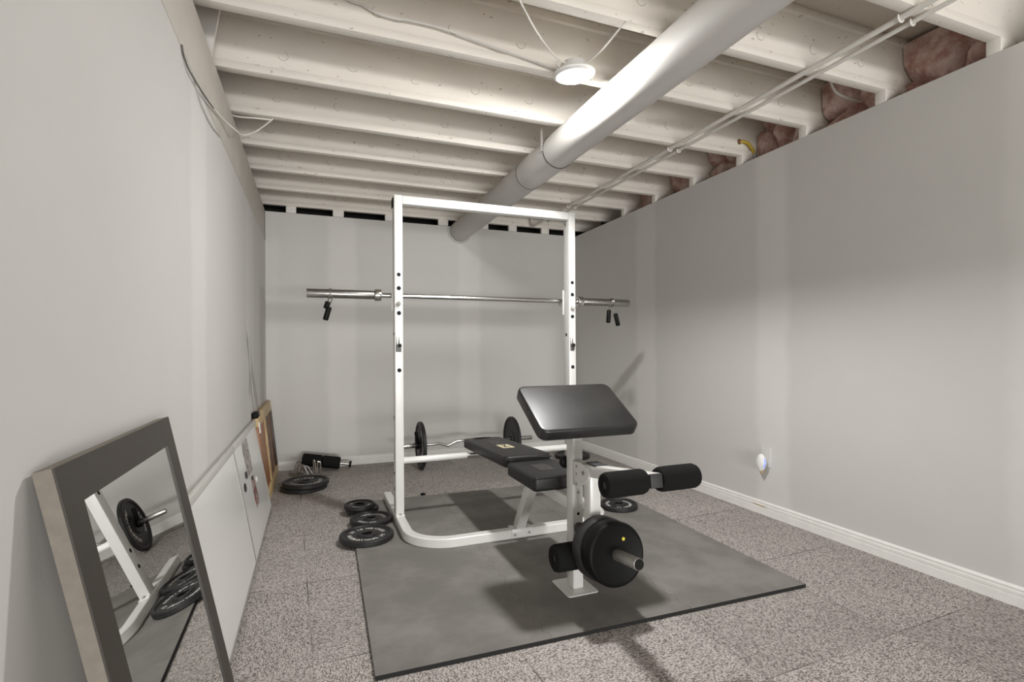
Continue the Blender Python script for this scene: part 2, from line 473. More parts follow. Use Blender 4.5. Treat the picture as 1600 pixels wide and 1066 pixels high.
# ------------------------------------------------------------------ I-joists: two flanges and a web with knock-outs
JX0, JX1 = XL - .11, XR + .30
backs = [1.197, 1.620, 2.024, 2.464, 2.890, 3.313, 3.737, 4.157, 4.592]
phase = [.10, -.02, .235, -.115, -.165, -.225, -.185, -.205, -.03]
FW, FH = .045, .034
for i, yb in enumerate(backs):
    mb = MB(); y0 = yb - FW; yc = yb - FW / 2
    mb.box(JX0, JX1, y0, yb, JB, JB + FH, 'beam_white' if i > 20 else 'beam', .003)
    mb.box(JX0, JX1, y0, yb, JT - FH, JT, 'beam', .003)
    mb.box(JX0, JX1, yc - .005, yc + .005, JB + FH - .002, JT - FH + .002, 'beam')
    x = phase[i]; k = 0
    while x < XR - .05:
        a0 = random.uniform(100, 220)
        # partly punched knock-out: a shallow disc standing in a dark groove
        ring = [(.0195 * math.cos(2 * PI * q / 26), .0195 * math.sin(2 * PI * q / 26)) for q in range(26)]
        X = Matrix.Translation((x, yc - .005, 2.252 + random.uniform(-.004, .004))) @ Matrix.Rotation(PI / 2, 4, 'X')
        arcp = arc(0, 0, .0205, a0, a0 + random.uniform(120, 250), 18)
        inner = arc(0, 0, .0165, a0, a0 + 200, 18)
        a1 = a0 + random.uniform(120, 240)
        P = [(p[0], p[1]) for p in arc(0, 0, .0215, a0, a1, 18)] + [(p[0], p[1]) for p in arc(.0015, 0, .0185, a1, a0, 18)]
        mb.prism(P, .0006, 'groove', X)
        mb.prism(ring, .0014, 'beam', X @ Matrix.Rotation(math.radians(random.uniform(-3, 3)), 4, 'X'))
        x += random.choice((.285, .29, .295, .30))
    struct(mb, 'ceiling_beam')
# squash blocks on the back of the joists at the right bearing wall
n = 5
for yb in backs[:7]:
    mb = MB(); mb.box(XR - .002, XR + .1, yb - .047, yb + .001, WT + .001, JB, 'beam_white', .002)
    struct(mb, 'trim_%d' % n); n += 1
# nailing blocks over the back wall
for x0, x1 in ((-.20, -.123), (.161, .248), (.59, .67), (1.06, 1.15), (1.466, 1.535), (1.74, 1.82), (2.08, 2.16)):
    mb = MB(); mb.box(x0, x1, YB - .004, YB + .035, WT + .002, JB, 'beam_white', .002); struct(mb, 'trim_%d' % n); n += 1
mb = MB(); mb.prism([(-.47, 2.385), (-.335, 2.385), (-.372, 2.15), (-.372, 2.06), (-.47, 2.06)], .02, 'beam_white', Matrix(((1, 0, 0, 0), (0, 0, -1, 2.36), (0, 1, 0, 0), (0, 0, 0, 1)))); struct(mb, 'trim_%d' % n); n += 1

# pink insulation stuffed over the right wall, one batt in each bay
bays = [(1.24, 1.60, 'pink insulation batt over the right wall in the bay nearest the camera, two big folds'),
        (1.66, 2.00, 'pink insulation batt over the right wall with a white cable hanging against it'),
        (2.06, 2.44, 'pink insulation batt over the right wall, in the bay beside the yellow hose'),
        (2.50, 2.865, 'crumpled greyish pink insulation batt over the right wall just beyond the yellow hose'),
        (2.93, 3.29, 'dark pink insulation batt over the right wall, second bay beyond the yellow hose'),
        (3.35, 3.71, 'dark pink insulation batt over the right wall, third bay beyond the yellow hose')]
for i, (y0, y1, lab) in enumerate(bays):
    b = bmesh.new(); rng = random.Random(i + 3)
    bmesh.ops.create_cube(b, size=1)
    bmesh.ops.subdivide_edges(b, edges=b.edges[:], cuts=34, use_grid_fill=True)
    cs = [(rng.uniform(0, 1), rng.uniform(0, 1)) for _ in range(7 if i == 3 else 5)]
    for v in b.verts:
        x, y, z = v.co.x + .5, v.co.y + .5, v.co.z + .5
        fold = 0
        if x < .5:
            ds = sorted(math.hypot(y - c[0], z - c[1]) for c in cs)
            fold = (1 - math.exp(-(ds[1] - ds[0]) * 11)) * .085
        v.co = Vector((XR + .215 + x * .20 - fold * (1 - x) , y0 + .012 + y * (y1 - y0 - .024) , 2.02 + z * (JT - 2.04)))
    mb = MB(); mb.take(b, 'insul'); mb.build('insulation_batt', None, lab, 'insulation', 'insulation batts over the right wall', ang=80)

# ------------------------------------------------------------------ overhead services
# round duct along the room
t = thing('duct_pipe', 'large round cream painted duct running under the joists to the back wall', 'duct', (1.256, 2.5, 2.052))
DX, DZ, DR = 1.256, 2.052, .0915
mb = MB(); mb.cyl((DX, -.8, DZ), (DX, 2.535, DZ), DR, 'duct', 64); mb.build('front_section', t)
mb = MB(); mb.cyl((DX, 2.53, DZ), (DX, 2.92, DZ), DR + .0018, 'duct', 64); mb.build('coupling', t)
mb = MB(); mb.cyl((DX, 2.915, DZ), (DX, YB + .05, DZ), DR - .0005, 'duct', 64); mb.build('rear_section', t)
for y in (2.53, 2.92):
    mb = MB(); mb.tube([(DX + (DR + .0012) * math.cos(2 * PI * k / 64), y, DZ + (DR + .0012) * math.sin(2 * PI * k / 64)) for k in range(64)], .0022, 'dark', 6, True); mb.build('seam', t)
mb = MB()
pts = [(DX - DR - .003, 2.44)] 
mb.beam((DX - DR - .004, 2.54, DZ - .01), (DX - DR - .004, 2.54, JB + .02), .022, .002, 'duct', (1, 0, 0), 0)
mb.build('hanger_strap', t)
mb = MB()
R2 = DR + .018
mb.prism([(p[0], p[1]) for p in arc(0, 0, R2, 160, 330, 28)] + [(p[0], p[1]) for p in arc(0, 0, R2 - .010, 330, 160, 28)], .012, 'duct', Matrix.Translation((DX, YB - .003, DZ)) @ Matrix.Rotation(PI / 2, 4, 'X'))
mb.build('collar_ring', t)

# two water pipes strapped under the joists
def pipe(x, r, y1, lab, clamps, turn):
    t = thing('water_pipe', lab, 'pipe', (x, y1, JB - .014))
    zc = JB - .0135
    mb = MB(); pts = [(x, -.7, zc), (x, y1 - .05, zc)]
    if turn: pts += [(x, y1 - .02, zc + .006), (x, y1, zc + .03), (x, y1, zc + .20)]
    else: pts += [(x, y1, zc)]
    mb.tube(pts, r, 'pipe', 14); mb.build('tube', t)
    for y in clamps:
        mb = MB(); q = [(x + (r + .004) * math.cos(math.radians(a)), y, zc + (r + .004) * math.sin(math.radians(a))) for a in range(150, 391, 20)]
        mb.tube(q, .0035, 'pipe', 6)
        mb.beam((x - r - .004, y, zc + .004), (x - r - .004, y, JB - .001), .008, .008, 'pipe'); mb.beam((x + r + .004, y, zc + .004), (x + r + .004, y, JB - .001), .008, .008, 'pipe')
        mb.build('clamp', t)
cl = [1.20, 2.465, 3.74]
pipe(1.950, .0108, 4.50, 'white painted water pipe under the joists, the thicker of the pair nearer the duct', cl, True)
pipe(2.014, .0086, 4.30, 'thinner white painted water pipe under the joists, nearer the right wall', cl, True)

# flat LED lamp hung from its wires; faces down, tipped a little to the right and to the back wall, to brighten it
LP = Vector((1.022, 1.905, 2.108))
def led_lamp(name, lab, P, tilt, grp=None):
    t = thing(name, lab, 'ceiling light', P, grp)
    X = Matrix.Translation(P) @ tilt
    mb = MB(); mb.lathe([(.060, -.0015), (.066, -.004), (.080, -.0015), (.0875, .004), (.0885, .009), (.086, .013), (.070, .017), (.0655, .017), (.060, .004)], 'plastic', 56, X, True); mb.build('rim', t)
    mb = MB(); mb.lathe([(0, -.022), (.015, -.0212), (.03, -.0185), (.043, -.0135), (.053, -.0065), (.058, -.001), (.060, .002), (0, .003)], 'lamp', 48, X); mb.build('diffuser', t)  # dome shape added to throw more light on the walls
    mb = MB(); mb.lathe([(0, .016), (.066, .016), (.060, .024), (.052, .050), (.047, .054), (0, .054)], 'plastic', 40, X); mb.build('housing', t)
    for s in (-1, 1):
        mb = MB(); b0 = X @ Vector((.06 * s, .0, .02)); b1 = X @ Vector((.083 * s, 0, .045)); b2 = X @ Vector((.074 * s, 0, .014))
        mb.tube([b0, b1, b2], .0022, 'plastic', 6); mb.build('mounting_spring', t)
    return t
TILT = Matrix.Rotation(math.radians(3), 4, 'X') @ Matrix.Rotation(math.radians(-4), 4, 'Y')
led_lamp('ceiling_lamp', 'lit round white LED lamp hanging by its wires below a joist', LP, TILT)

def cable(pts, r, mat, lab, n=8, cat='cable', name='cable', grp='loose cables overhead'):
    mb = MB(); mb.tube(spline(pts, n), r, mat, 8); return mb.build(name, None, lab, cat, grp)
cable([(.04, 1.972, 2.30), (.125, 1.972, 2.255), (.175, 1.972, 2.248), (.232, 1.971, 2.228), (.31, 1.968, 2.222), (.335, 1.968, 2.226), (.45, 1.968, 2.226), (.555, 1.968, 2.214), (.72, 1.968, 2.19), (.858, 1.966, 2.170), (.94, 1.95, 2.152), (.975, 1.93, 2.142)], .0036, 'rail', 'white cable stapled along the joist web to the lamp from its left')
cable([(.50, 1.44, 2.155), (.62, 1.56, 2.14), (.77, 1.72, 2.132), (.91, 1.85, 2.138), (.975, 1.885, 2.142)], .0034, 'cable', 'thin straight white wire reaching the lamp from the upper left corner of the ceiling')
cable([(1.06, 1.575, 2.147), (1.052, 1.61, 2.14), (1.05, 1.69, 2.13), (1.052, 1.78, 2.134), (1.045, 1.87, 2.142)], .0038, 'cable', 'short white wire from the lamp up to the joist on its duct side')
mb = MB()
P = spline([(-.3505, 1.735, 1.858), (-.350, 1.76, 1.836), (-.345, 1.84, 1.823), (-.341, 2.10, 1.857), (-.338, 2.376, 1.916), (-.308, 2.55, 1.939), (-.296, 2.66, 1.967), (-.252, 2.77, 2.035), (-.191, 2.868, 2.139), (-.188, 2.872, 2.148)], 10)
mb.tube(P[:34], .0028, 'cable_dark', 8); mb.tube(P[33:], .0038, 'cable', 8)
mb.build('cable', None, 'slack cable looping from the left wall band up to a joist, dark then white', 'cable', 'loose cables overhead')
cable([(-.351, 1.88, 1.85), (-.350, 1.93, 1.826), (-.350, 2.02, 1.808), (-.350, 2.19, 1.813), (-.350, 2.40, 1.848)], .0022, 'rail', 'thin pale cable sagging against the left wall under the dark slack cable')
cable([(-.375, 2.88, 2.143), (-.34, 2.875, 2.136), (-.26, 2.868, 2.138), (-.192, 2.874, 2.143)], .0040, 'cable', 'white cable end lying under a joist next to the left wall band')
cable([(2.36, 1.78, 2.30), (2.39, 1.79, 2.267), (2.43, 1.795, 2.236), (2.50, 1.80, 2.226), (2.56, 1.80, 2.222), (2.62, 1.80, 2.224)], .0062, 'cable', 'white cable poking out over the right wall in front of pink insulation')
cable([(-.351, 3.245, 1.15), (-.350, 3.305, 1.075), (-.349, 3.38, .93), (-.349, 3.424, .85), (-.349, 3.50, .74), (-.350, 3.63, .60)], .004, 'rail', 'pale cable running down the left wall towards the wooden frame', grp=None)
mb = MB(); mb.tube(spline([(2.435, 2.445, 2.236), (2.465, 2.425, 2.236), (2.495, 2.42, 2.228), (2.518, 2.42, 2.213), (2.540, 2.412, 2.17), (2.552, 2.405, 2.104)], 8), .0105, 'hose', 10)
mb.cyl((2.452, 2.434, 2.236), (2.440, 2.443, 2.236), .0165, 'rust', 16)
mb.cyl((2.541, 2.411, 2.168), (2.549, 2.407, 2.130), .0135, 'greysteel', 12)
mb.build('gas_hose', None, 'yellow gas hose curling through a joist over the right wall', 'hose')

# ------------------------------------------------------------------ interlocking foam tiles
XT = Matrix.Translation((.164, 1.548, 0)) @ Matrix.Rotation(math.radians(-1.3), 4, 'Z')
xs = [0, .562, 1.122, 1.688]; ys = [0, .615, 1.215, 1.82]
def jig(a, b, n, amp, flip):
    """a puzzle edge from a to b: n little tongues"""
    a, b = Vector(a), Vector(b); d = b - a; nrm = Vector((-d.y, d.x)).normalized() * amp * flip; out = [a]
    for k in range(n):
        s = 1 if k % 2 else -1
        t0, t1 = (k + .12) / n, (k + .88) / n
        out += [a + d * t0 + nrm * s * .0, a + d * (t0 + .02 / n) + nrm * s, a + d * (t1 - .02 / n) + nrm * s, a + d * t1]
    return out
names = [['front left', 'front middle', 'front right'], ['centre left', 'centre', 'centre right'], ['rear left', 'rear middle', 'rear right']]
lab9 = [['grey foam floor tile, front left corner of the mat nearest the mirror', 'grey foam floor tile in the front row under the bench foot plate', 'grey foam floor tile at the front corner of the mat towards the right wall'],
        ['grey foam floor tile under the large front weight plate beside the rack', 'grey foam floor tile in the middle of the mat under the front rail', 'grey foam floor tile by the right corner of the rack base, beside a plate'],
        ['grey foam floor tile at the back left under the left rack post', 'grey foam floor tile at the back of the mat in the bench shadow', 'grey foam floor tile at the back right under the right rack post']]
for r in range(3):
    for c in range(3):
        x0, x1, y0, y1 = xs[c] + .0004, xs[c + 1] - .0004, ys[r] + .0004, ys[r + 1] - .0004
        A = .007; P = []
        P += [Vector((x0, y0))] if r == 0 else jig((x0, y0), (x1, y0), 16, A, 1)
        P += [Vector((x1, y0))] if c == 2 else jig((x1, y0), (x1, y1), 16, A, 1)
        P += [Vector((x1, y1))] if r == 2 else jig((x1, y1), (x0, y1), 16, A, 1)[0:]
        P += [Vector((x0, y1))] if c == 0 else jig((x0, y1), (x0, y0), 16, A, 1)
        Q = []
        for p in P:
            if not Q or (p - Q[-1]).length > 1e-4: Q.append(p)
        if (Q[0] - Q[-1]).length < 1e-4: Q.pop()
        mb = MB(); mb.prism([(p.x, p.y) for p in Q], .0135, 'foam', XT @ Matrix.Translation((0, 0, .0005)), side='foam_edge')
        mb.build('foam_tile', None, lab9[r][c], 'floor mat', 'interlocking foam tiles', ang=60)
MT = .014      # top of the mat

# ------------------------------------------------------------------ power rack
PX = (.4415, 1.5135); PW = .046; PY0, PY1, PH = 2.860, 2.935, 1.825
rack = thing('power_rack', 'tall white steel power rack with perforated uprights standing on the foam mat', 'power rack', (.978, 2.9, MT))
path = [(.440, 3.37, MT), (.440, 2.66, MT)] + arc(.64, 2.636, .20, 180, 270, 16, MT) + arc(1.352, 2.606, .17, 270, 360, 16, MT) + [(1.522, 2.65, MT), (1.519, 3.37, MT)]
mb = MB(); mb.sweep(path, .048, .046, 'white_metal'); mb.build('base_rail', rack)
BT = MT + .046
holes = [(1.385, .0105), (1.310, .0115), (1.173, .0115), (.9935, .0105), (.858, .0115)]
for i, x in enumerate(PX):
    mb = MB(); mb.box(x - PW / 2, x + PW / 2, PY0, PY1, BT, PH, 'white_metal', .004)
    for z, r in holes:
        mb.cyl((x, PY0 + .002, z), (x, PY0 - .0006, z), r, 'hole', 20)
    for z in (.594, .285, .20, 1.06):
        sx = x - PW / 2
        mb.cyl((sx + .002, 2.9, z), (sx - .0006, 2.9, z), .011, 'hole', 16)
    mb.build('upright', rack)
    mb = MB(); mb.box(x - PW / 2 - .0008, x + PW / 2 + .0008, PY0 - .020, PY1 + .02, BT - .001, BT + .0032, 'white_metal', .001)
    mb.cyl((x + .002, PY0 - .009, BT + .003), (x + .002, PY0 - .009, BT + .010), .007, 'greysteel', 6); mb.build('foot_bracket', rack)
    # bar hooks behind the posts, with a bolt through to the front
    hk = MB()
    hk.box(x - PW / 2 - .006, x + PW / 2 - .004, PY1 + .0002, PY1 + .006, 1.19, 1.345, 'white_metal', .001)
    hk.box(x - .016, x + .016, PY1 + .004, PY1 + .085, 1.254, 1.2662, 'white_metal', .002)
    hk.box(x - .016, x + .016, PY1 + .077, PY1 + .086, 1.256, 1.300, 'white_metal', .002)
    hk.box(x - .016, x + .016, PY1 + .004, PY1 + .030, 1.225, 1.256, 'white_metal', .002)
    h = hk.build('bar_hook', rack)
    mb = MB(); mb.cyl((x, PY0 + .002, 1.226), (x - .005, PY0 - .014, 1.221), .0115, 'greysteel', 16, .002); mb.build('bolt', h)
    mb = MB(); mb.box(x - .017, x + .011, PY0 - .004, PY0 - .0003, .960, .999, 'dark_steel', .0012)
    mb.prism([(-.017, 0), (-.012, 0), (-.0145, .05)], .002, 'dark_steel', Matrix.Translation((x, PY0 - .0005, .999)) @ Matrix.Rotation(PI / 2, 4, 'X'))
    mb.prism([(-.006, 0), (.004, 0), (-.001, .045)], .002, 'dark_steel', Matrix.Translation((x, PY0 - .0005, .999)) @ Matrix.Rotation(PI / 2, 4, 'X'))
    mb.cyl((x, PY0 + .001, .9935), (x, PY0 - .014, .9935), .0125, 'dark_steel', 20); mb.cyl((x, PY0 - .0138, .9935), (x, PY0 - .0146, .9935), .0098, 'hole', 20)
    mb.build('safety_catch', rack, 'grey steel safety catch')
mb = MB(); mb.cyl((PX[1] - PW / 2 + .001, 2.895, 1.755), (PX[1] - PW / 2 - .006, 2.895, 1.755), .008, 'greysteel', 12); mb.build('bolt', rack)
mb = MB(); mb.box(PX[0] - PW / 2 - .005, PX[0] - PW / 2, 2.888, 2.932, 1.763, 1.815, 'hole', .002); mb.build('end_cap', rack, 'black plastic cap')
mb = MB(); mb.box(PX[0] + PW / 2, PX[1] - PW / 2, PY0 + .001, PY0 + .051, PH - .048, PH - .001, 'white_metal', .004); mb.build('crossbar', rack)
lb = MB(); lb.cyl((PX[0] + PW / 2, 2.90, .352), (PX[1] - PW / 2, 2.90, .352), .0125, 'greysteel', 20); lb = lb.build('lower_crossbar', rack)
for x0, x1 in ((PX[0] + PW / 2, .835), (1.12, PX[1] - PW / 2)):
    mb = MB(); mb.cyl((x0, 2.90, .352), (x1, 2.90, .352), .0185, 'white_metal', 24, .002); mb.build('sleeve', lb)

# barbell on the hooks
BY, BZ = 2.980, 1.2802
bar = thing('barbell', 'long bare chrome barbell racked across the power rack uprights', 'barbell', (.986, BY, BZ))
mb = MB(); mb.cyl((.33, BY, BZ), (1.64, BY, BZ), .0138, 'chrome', 20); mb.build('shaft', bar)
for s, x0, x1, xe in ((0, .324, .360, -.031), (1, 1.611, 1.649, 2.004)):
    a, e = (x0, xe) if s == 0 else (x1, xe)
    mb = MB(); mb.cyl((a, BY, BZ), (e, BY, BZ), .0240, 'steel', 32, .002); mb.build('sleeve', bar)
    mb = MB(); mb.cyl((x0, BY, BZ), (x1, BY, BZ), .0335, 'chrome', 32, .003); mb.build('collar', bar)
def clip(x, hs, lab):
    t = thing('spring_clip', lab, 'barbell clip', (x, BY, BZ), 'spring clips on the barbell')
    mb = MB(); pts = []
    for k in range(60):
        a = -PI / 2 + 2 * PI * 2.0 * k / 59
        pts.append((x - .010 + .020 * k / 59, BY + .0275 * math.cos(a), BZ + .0275 * math.sin(a)))
    (ax, az), (bx, bz) = hs[0][0], hs[1][0]
    pts = [(ax, BY - .012, az)] + pts + [(bx, BY - .03, bz)]
    mb.tube(pts, .0034, 'chrome', 8); mb.build('spring', t)
    for (p, q), yy in zip(hs, (-.012, -.03)):
        mb = MB(); mb.cyl((p[0], BY + yy, p[1]), (q[0], BY + yy, q[1]), .0145, 'rubber', 20, .006); mb.build('grip', t, 'black grip')
clip(.089, (((.078, 1.236), (.066, 1.196)), ((.083, 1.206), (.062, 1.133))), 'spring clip with two black grips on the barbell end near the left wall')
clip(1.868, (((1.845, 1.230), (1.838, 1.143)), ((1.882, 1.206), (1.904, 1.124))), 'spring clip with two black grips on the barbell end near the right wall')

# ------------------------------------------------------------------ weight bench
BX = .977
bench = thing('weight_bench', 'white framed weight bench with black pads, preacher pad and foam leg rollers', 'weight bench', (BX, 2.2, MT))
mb = MB(); mb.prism(rrect(.134, .156, .012, 4), .004, 'white_metal', Matrix.Translation((BX - .002, 1.837, MT)), .001, 1); mb.build('foot_plate', bench)
mb = MB(); mb.box(BX - .0225, BX + .0225, 1.809, 1.865, MT + .004, .705, 'white_metal', .004)
for z in (.40, .315): mb.cyl((BX + .001, 1.811, z), (BX + .001, 1.8084, z), .006, 'hole' if z < .35 else 'greysteel', 14)
mb.build('front_post', bench)
mb = MB(); mb.box(BX - .0225, BX + .0225, 1.864, 2.30, .322, .371, 'white_metal', .004); mb.build('spine', bench)
mb = MB(); mb.beam((BX, 2.440, BT + .004), (BX, 2.235, .372), .046, .05, 'white_metal', (0, 1, 0)); mb.build('leg', bench)
mb = MB()
mb.box(BX - .05, BX + .06, 2.408, 2.4105, MT + .006, BT, 'white_metal', .0008); mb.box(BX - .05, BX + .06, 2.408, 2.472, BT + .0003, BT + .004, 'white_metal', .0008)
for dx, z in ((-.035, MT + .022), (.042, MT + .026)): mb.cyl((BX + dx, 2.409, z), (BX + dx, 2.402, z), .0065, 'greysteel', 12)
for dx in (-.038, .046): mb.cyl((BX + dx, 2.432, BT + .003), (BX + dx, 2.432, BT + .016), .006, 'greysteel', 8)
mb.build('rail_clamp', bench)
mb = MB(); mb.box(BX - .02, BX + .02, 2.28, 2.94, .3445 + .0265, .392, 'white_metal', .003); mb.build('backrest_support', bench)

def pad(name, w, d, th, r, X, mat, bev=.014, taper=None):
    mb = MB(); P = rrect(w, d, r, 8)
    if taper: P = [(x * (1 - taper * max(0, y / d)), y) for x, y in P]
    mb.prism(P, th, mat, X, bev, 5)
    return mb
# seat
o = pad('seat', .250, .325, .062, .022, Matrix.Translation((BX, 2.122, .3715)), 'vinyl').build('seat', bench)
mb = MB(); mb.prism(rrect(.075, .115, .004, 2), .0008, 'patch', Matrix.Translation((BX - .005, 2.13, .4333))); mb.build('patch', o)
# backrest, falling slightly to the far end
aB = math.atan2(-.034, .76)
XB = Matrix.Translation((BX, 2.683, .371 + .0)) @ Matrix.Rotation(aB, 4, 'X')
bk = pad('backrest', .252, .765, .055, .035, XB @ Matrix.Translation((0, 0, .012)), 'vinyl', taper=.10).build('backrest', bench)
mb = MB(); mb.prism(rrect(.066, .17, .003, 2), .0008, 'patch', XB @ Matrix.Translation((.0, .12, .0668))); mb.build('patch', bk)
mb = MB(); XG = XB @ Matrix.Translation((.0, -.05, .0668)); mb.prism(rrect(.066, .125, .003, 2), .001, 'gold', XG)
mb2 = mb
for k in range(5):
    y = -.042 + k * .021
    mb2.prism(rrect(.034, .0075, .002, 2), .0004, 'iron', XG @ Matrix.Translation((0, y, .001)) @ Matrix.Rotation(.15 * (-1) ** k, 4, 'Z'))
    mb2.prism(rrect(.008, .014, .002, 2), .0004, 'iron', XG @ Matrix.Translation((-.014 + .007 * k, y + .006, .001)))
mb2.build('brand_label', bk, 'gold label with dark lettering')
mb = MB(); mb.tube(spline([XB @ Vector((-.121, -.377, .052)), XB @ Vector((0, -.380, .055)), XB @ Vector((.121, -.377, .052))], 8), .005, 'piping', 8); mb.build('piping', bk)
mb = MB(); mb.tube(spline([XB @ Vector((-.06, .36, .066)), XB @ Vector((-.03, .335, .070)), XB @ Vector((.0, .345, .069)), XB @ Vector((.05, .35, .067))], 6), .004, 'vinyl', 8); mb.build('seam', bk)
# preacher pad
aP = math.radians(31.3)
XP = Matrix.Translation((BX, 1.8335, .7045)) @ Matrix.Rotation(aP, 4, 'X')
pp = pad('preacher_pad', .424, .290, .049, .034, XP, 'vinyl_shiny', .010).build('preacher_pad', bench)
mb = MB(); mb.box(-.05, .05, -.07, .07, -.005, -.0003, 'white_metal', .001, 1, XP); mb.build('pad_plate', bench)
# gusset plates and the pivoting leg developer
mb = MB(); Q = [(1.781, .530), (1.735, .532), (1.705, .528), (1.685, .517), (1.676, .500), (1.682, .483), (1.748, .434), (1.760, .429), (1.774, .430), (1.781, .438)]
mb.box(BX - .0225, BX + .0225, 1.775, 1.8095, .434, .526, 'white_metal', .002)
for x in (BX - .0265, BX + .0228):
    mb.prism(Q, .0037, 'white_metal', Matrix(((0, 0, 1, x), (1, 0, 0, 0), (0, 1, 0, 0), (0, 0, 0, 1))))
for y, z, r in ((1.769, .514, .0055), (1.769, .484, .0055), (1.769, .447, .0055), (1.716, .499, .0085)):
    mb.cyl((BX - .026, y, z), (BX - .0295, y, z), r, 'greysteel', 14)
mb.build('pivot_bracket', bench)
dev = MB(); dev.box(BX - .0225, BX + .0225, 1.672, 1.722, .160, .520, 'white_metal', .004)
dev = dev.build('leg_lever', bench)
mb = MB(); mb.beam((BX, 1.722, .507), (BX - .0105, 1.301, .5665), .044, .044, 'white_metal'); mb.build('lever_arm', dev)
mb = MB(); mb.box(BX - .024, BX + .024, 1.625, 1.70, .5385, .545, 'rubber_matt', .002, 2); mb.build('stopper', dev, 'black rubber stopper')
mb = MB(); mb.cyl((BX, 1.722, .262), (BX, 1.808, .262), .021, 'rubber_matt', 20, .003); mb.build('bumper', dev, 'dark rubber bumper')
pegd = Vector((0, -math.cos(math.radians(7)), math.sin(math.radians(7))))
pb = Vector((BX, 1.673, .238))
mb = MB(); mb.cyl(pb, pb + pegd * .275, .0195, 'greysteel', 28, .0015); mb.cyl(pb + pegd * .2745, pb + pegd * .2755, .0180, 'hole', 24); mb.build('plate_peg', dev, 'grey steel peg')
def roller(x0, x1, y, z, r, par):
    mb = MB(); L = x1 - x0
    X = Matrix.Translation((x0, y, z)) @ Matrix.Rotation(PI / 2, 4, 'Y')
    mb.lathe([(.012, .004), (r * .55, .001), (r - .012, 0), (r - .004, .004), (r, .014), (r * 1.01, L / 2), (r, L - .014), (r - .004, L - .004), (r - .012, L), (r * .55, L - .001), (.012, L - .004)], 'foam_black', 40, X)
    mb.build('foam_roller', par)
roller(.797, .9440, 1.322, .5630, .0385, dev); roller(.9890, 1.138, 1.322, .5630, .0385, dev)
mb = MB(); mb.cyl((.803, 1.322, .5630), (1.132, 1.322, .5630), .0125, 'rubber_matt', 16); mb.build('roller_rod', dev)
mb = MB(); mb.beam((BX - .0104, 1.303, .5662), (BX - .0107, 1.2915, .5678), .0425, .0425, 'rubber_matt', bev=.002); mb.build('end_cap', dev, 'black end cap')
roller(.812, .9540, 1.697, .203, .0495, dev); roller(1.0000, 1.142, 1.697, .203, .0495, dev)
mb = MB(); mb.cyl((.818, 1.697, .203), (1.136, 1.697, .203), .0125, 'rubber_matt', 16); mb.build('roller_rod', dev)
mb = MB(); mb.lathe([(0, 0), (.010, 0), (.012, .008), (.024, .013), (.026, .022), (.024, .034), (.014, .040), (0, .041)], 'rubber', 24, Matrix.Translation((BX - .014, 1.864, .507)) @ Matrix.Rotation(-PI / 2, 4, 'X')); mb.build('pin_knob', bench, 'black pull knob')

# rubber plates on the peg
M['rubber_grey'] = plain('worn_rubber', (.030, .030, .029), .5, noise=.2, scale=25, spec=.3)
def rubber_plate(t0, t1, r, lab, dot):
    X = Vector((0, 0, 1)).rotation_difference(pegd).to_matrix().to_4x4(); X.translation = pb + pegd * t0
    T = t1 - t0
    t = thing('rubber_plate', lab, 'weight plate', pb + pegd * t0, 'rubber plates on the leg lever')
    mb = MB(); e = .011
    mb.lathe([(.0202, 0), (r - e, 0), (r - e * .3, e * .3), (r, e), (r, T - e), (r - e * .3, T - e * .3), (r - e, T), (r * .86, T - .002), (.0202, T - .003)], 'rubber' if dot else 'rubber_grey', 64, X, True)
    mb.build('disc', t)
    if dot:
        mb = MB(); mb.cyl(X @ Vector((.028, .050, T - .003)), X @ Vector((.028, .050, T - .0005)), .006, 'yellow', 16); mb.build('dot', t, 'small yellow dot')
rubber_plate(.016, .080, .1135, 'worn dark grey rubber plate on the leg lever peg, next to the lever', False)
rubber_plate(.081, .149, .1105, 'black rubber plate with a yellow dot, outermost on the leg lever peg', True)

# ------------------------------------------------------------------ iron plates
def iron_plate(cx, cy, z, dia, T, lab, grp, rot=0, text=None, X=None):
    R = dia / 2
    t = thing('weight_plate', lab, 'weight plate', (cx, cy, z), grp)
    X = X or Matrix.Translation((cx, cy, z)) @ Matrix.Rotation(math.radians(rot), 4, 'Z')
    h = .0255; w = R * .86; hub = R * .33
    mb = MB()
    mb.lathe([(h, .002), (hub, .002), (hub, .006), (w, .006), (w + .003, 0), (R - .004, 0), (R, .004), (R, T - .005), (R - .004, T - .001), (R - .008, T), (w + .004, T), (w, T - .003), (w - .003, T - .008), (hub + .005, T - .008), (hub + .001, T - .002), (hub - .003, T - .001), (h + .003, T - .001), (h, T - .004)], 'iron', 72, X, True)
    o = mb.build('disc', t)
    if text:
        for body, ang, low, st in text:
            mb = MB(); ring_text(mb, body, (w + hub) / 2 + R * .03, ang, R * .20, T - .0078, 'paintwhite', low, step=st)
            bmesh.ops.transform(mb.bm, matrix=X, verts=mb.bm.verts)
            mb.build('lettering', t, 'white raised lettering')
    return t
TX = [('WEIDER', 46, False, 14), ('35 LB', 126, False, 11.5), ('INTERNATIONAL', 238, True, 10.6), ('35', 328, True, 13)]
GP = 'iron weight plates'
iron_plate(.249, 2.703, MT + .0005, .268, .029, 'lettered black iron plate, largest and nearest of the row left of the rack', GP, 0, TX)
iron_plate(.297, 2.957, MT + .0005, .229, .027, 'lettered black iron plate, middle of the row left of the rack', GP, 150, [('WEIDER', 90, False, 14.5), ('INTERNATIONAL', 270, True, 11)])
iron_plate(.268, 3.180, MT + .0005, .190, .024, 'black iron plate under a smaller one, farthest of the row beside the rack', GP)
iron_plate(.252, 3.172, MT + .0253, .176, .024, 'small lettered plate on top of another, farthest of the row beside the rack', GP, 20, [('INTERNATIONAL', 270, True, 11), ('WEIDER', 90, False, 14.5)])
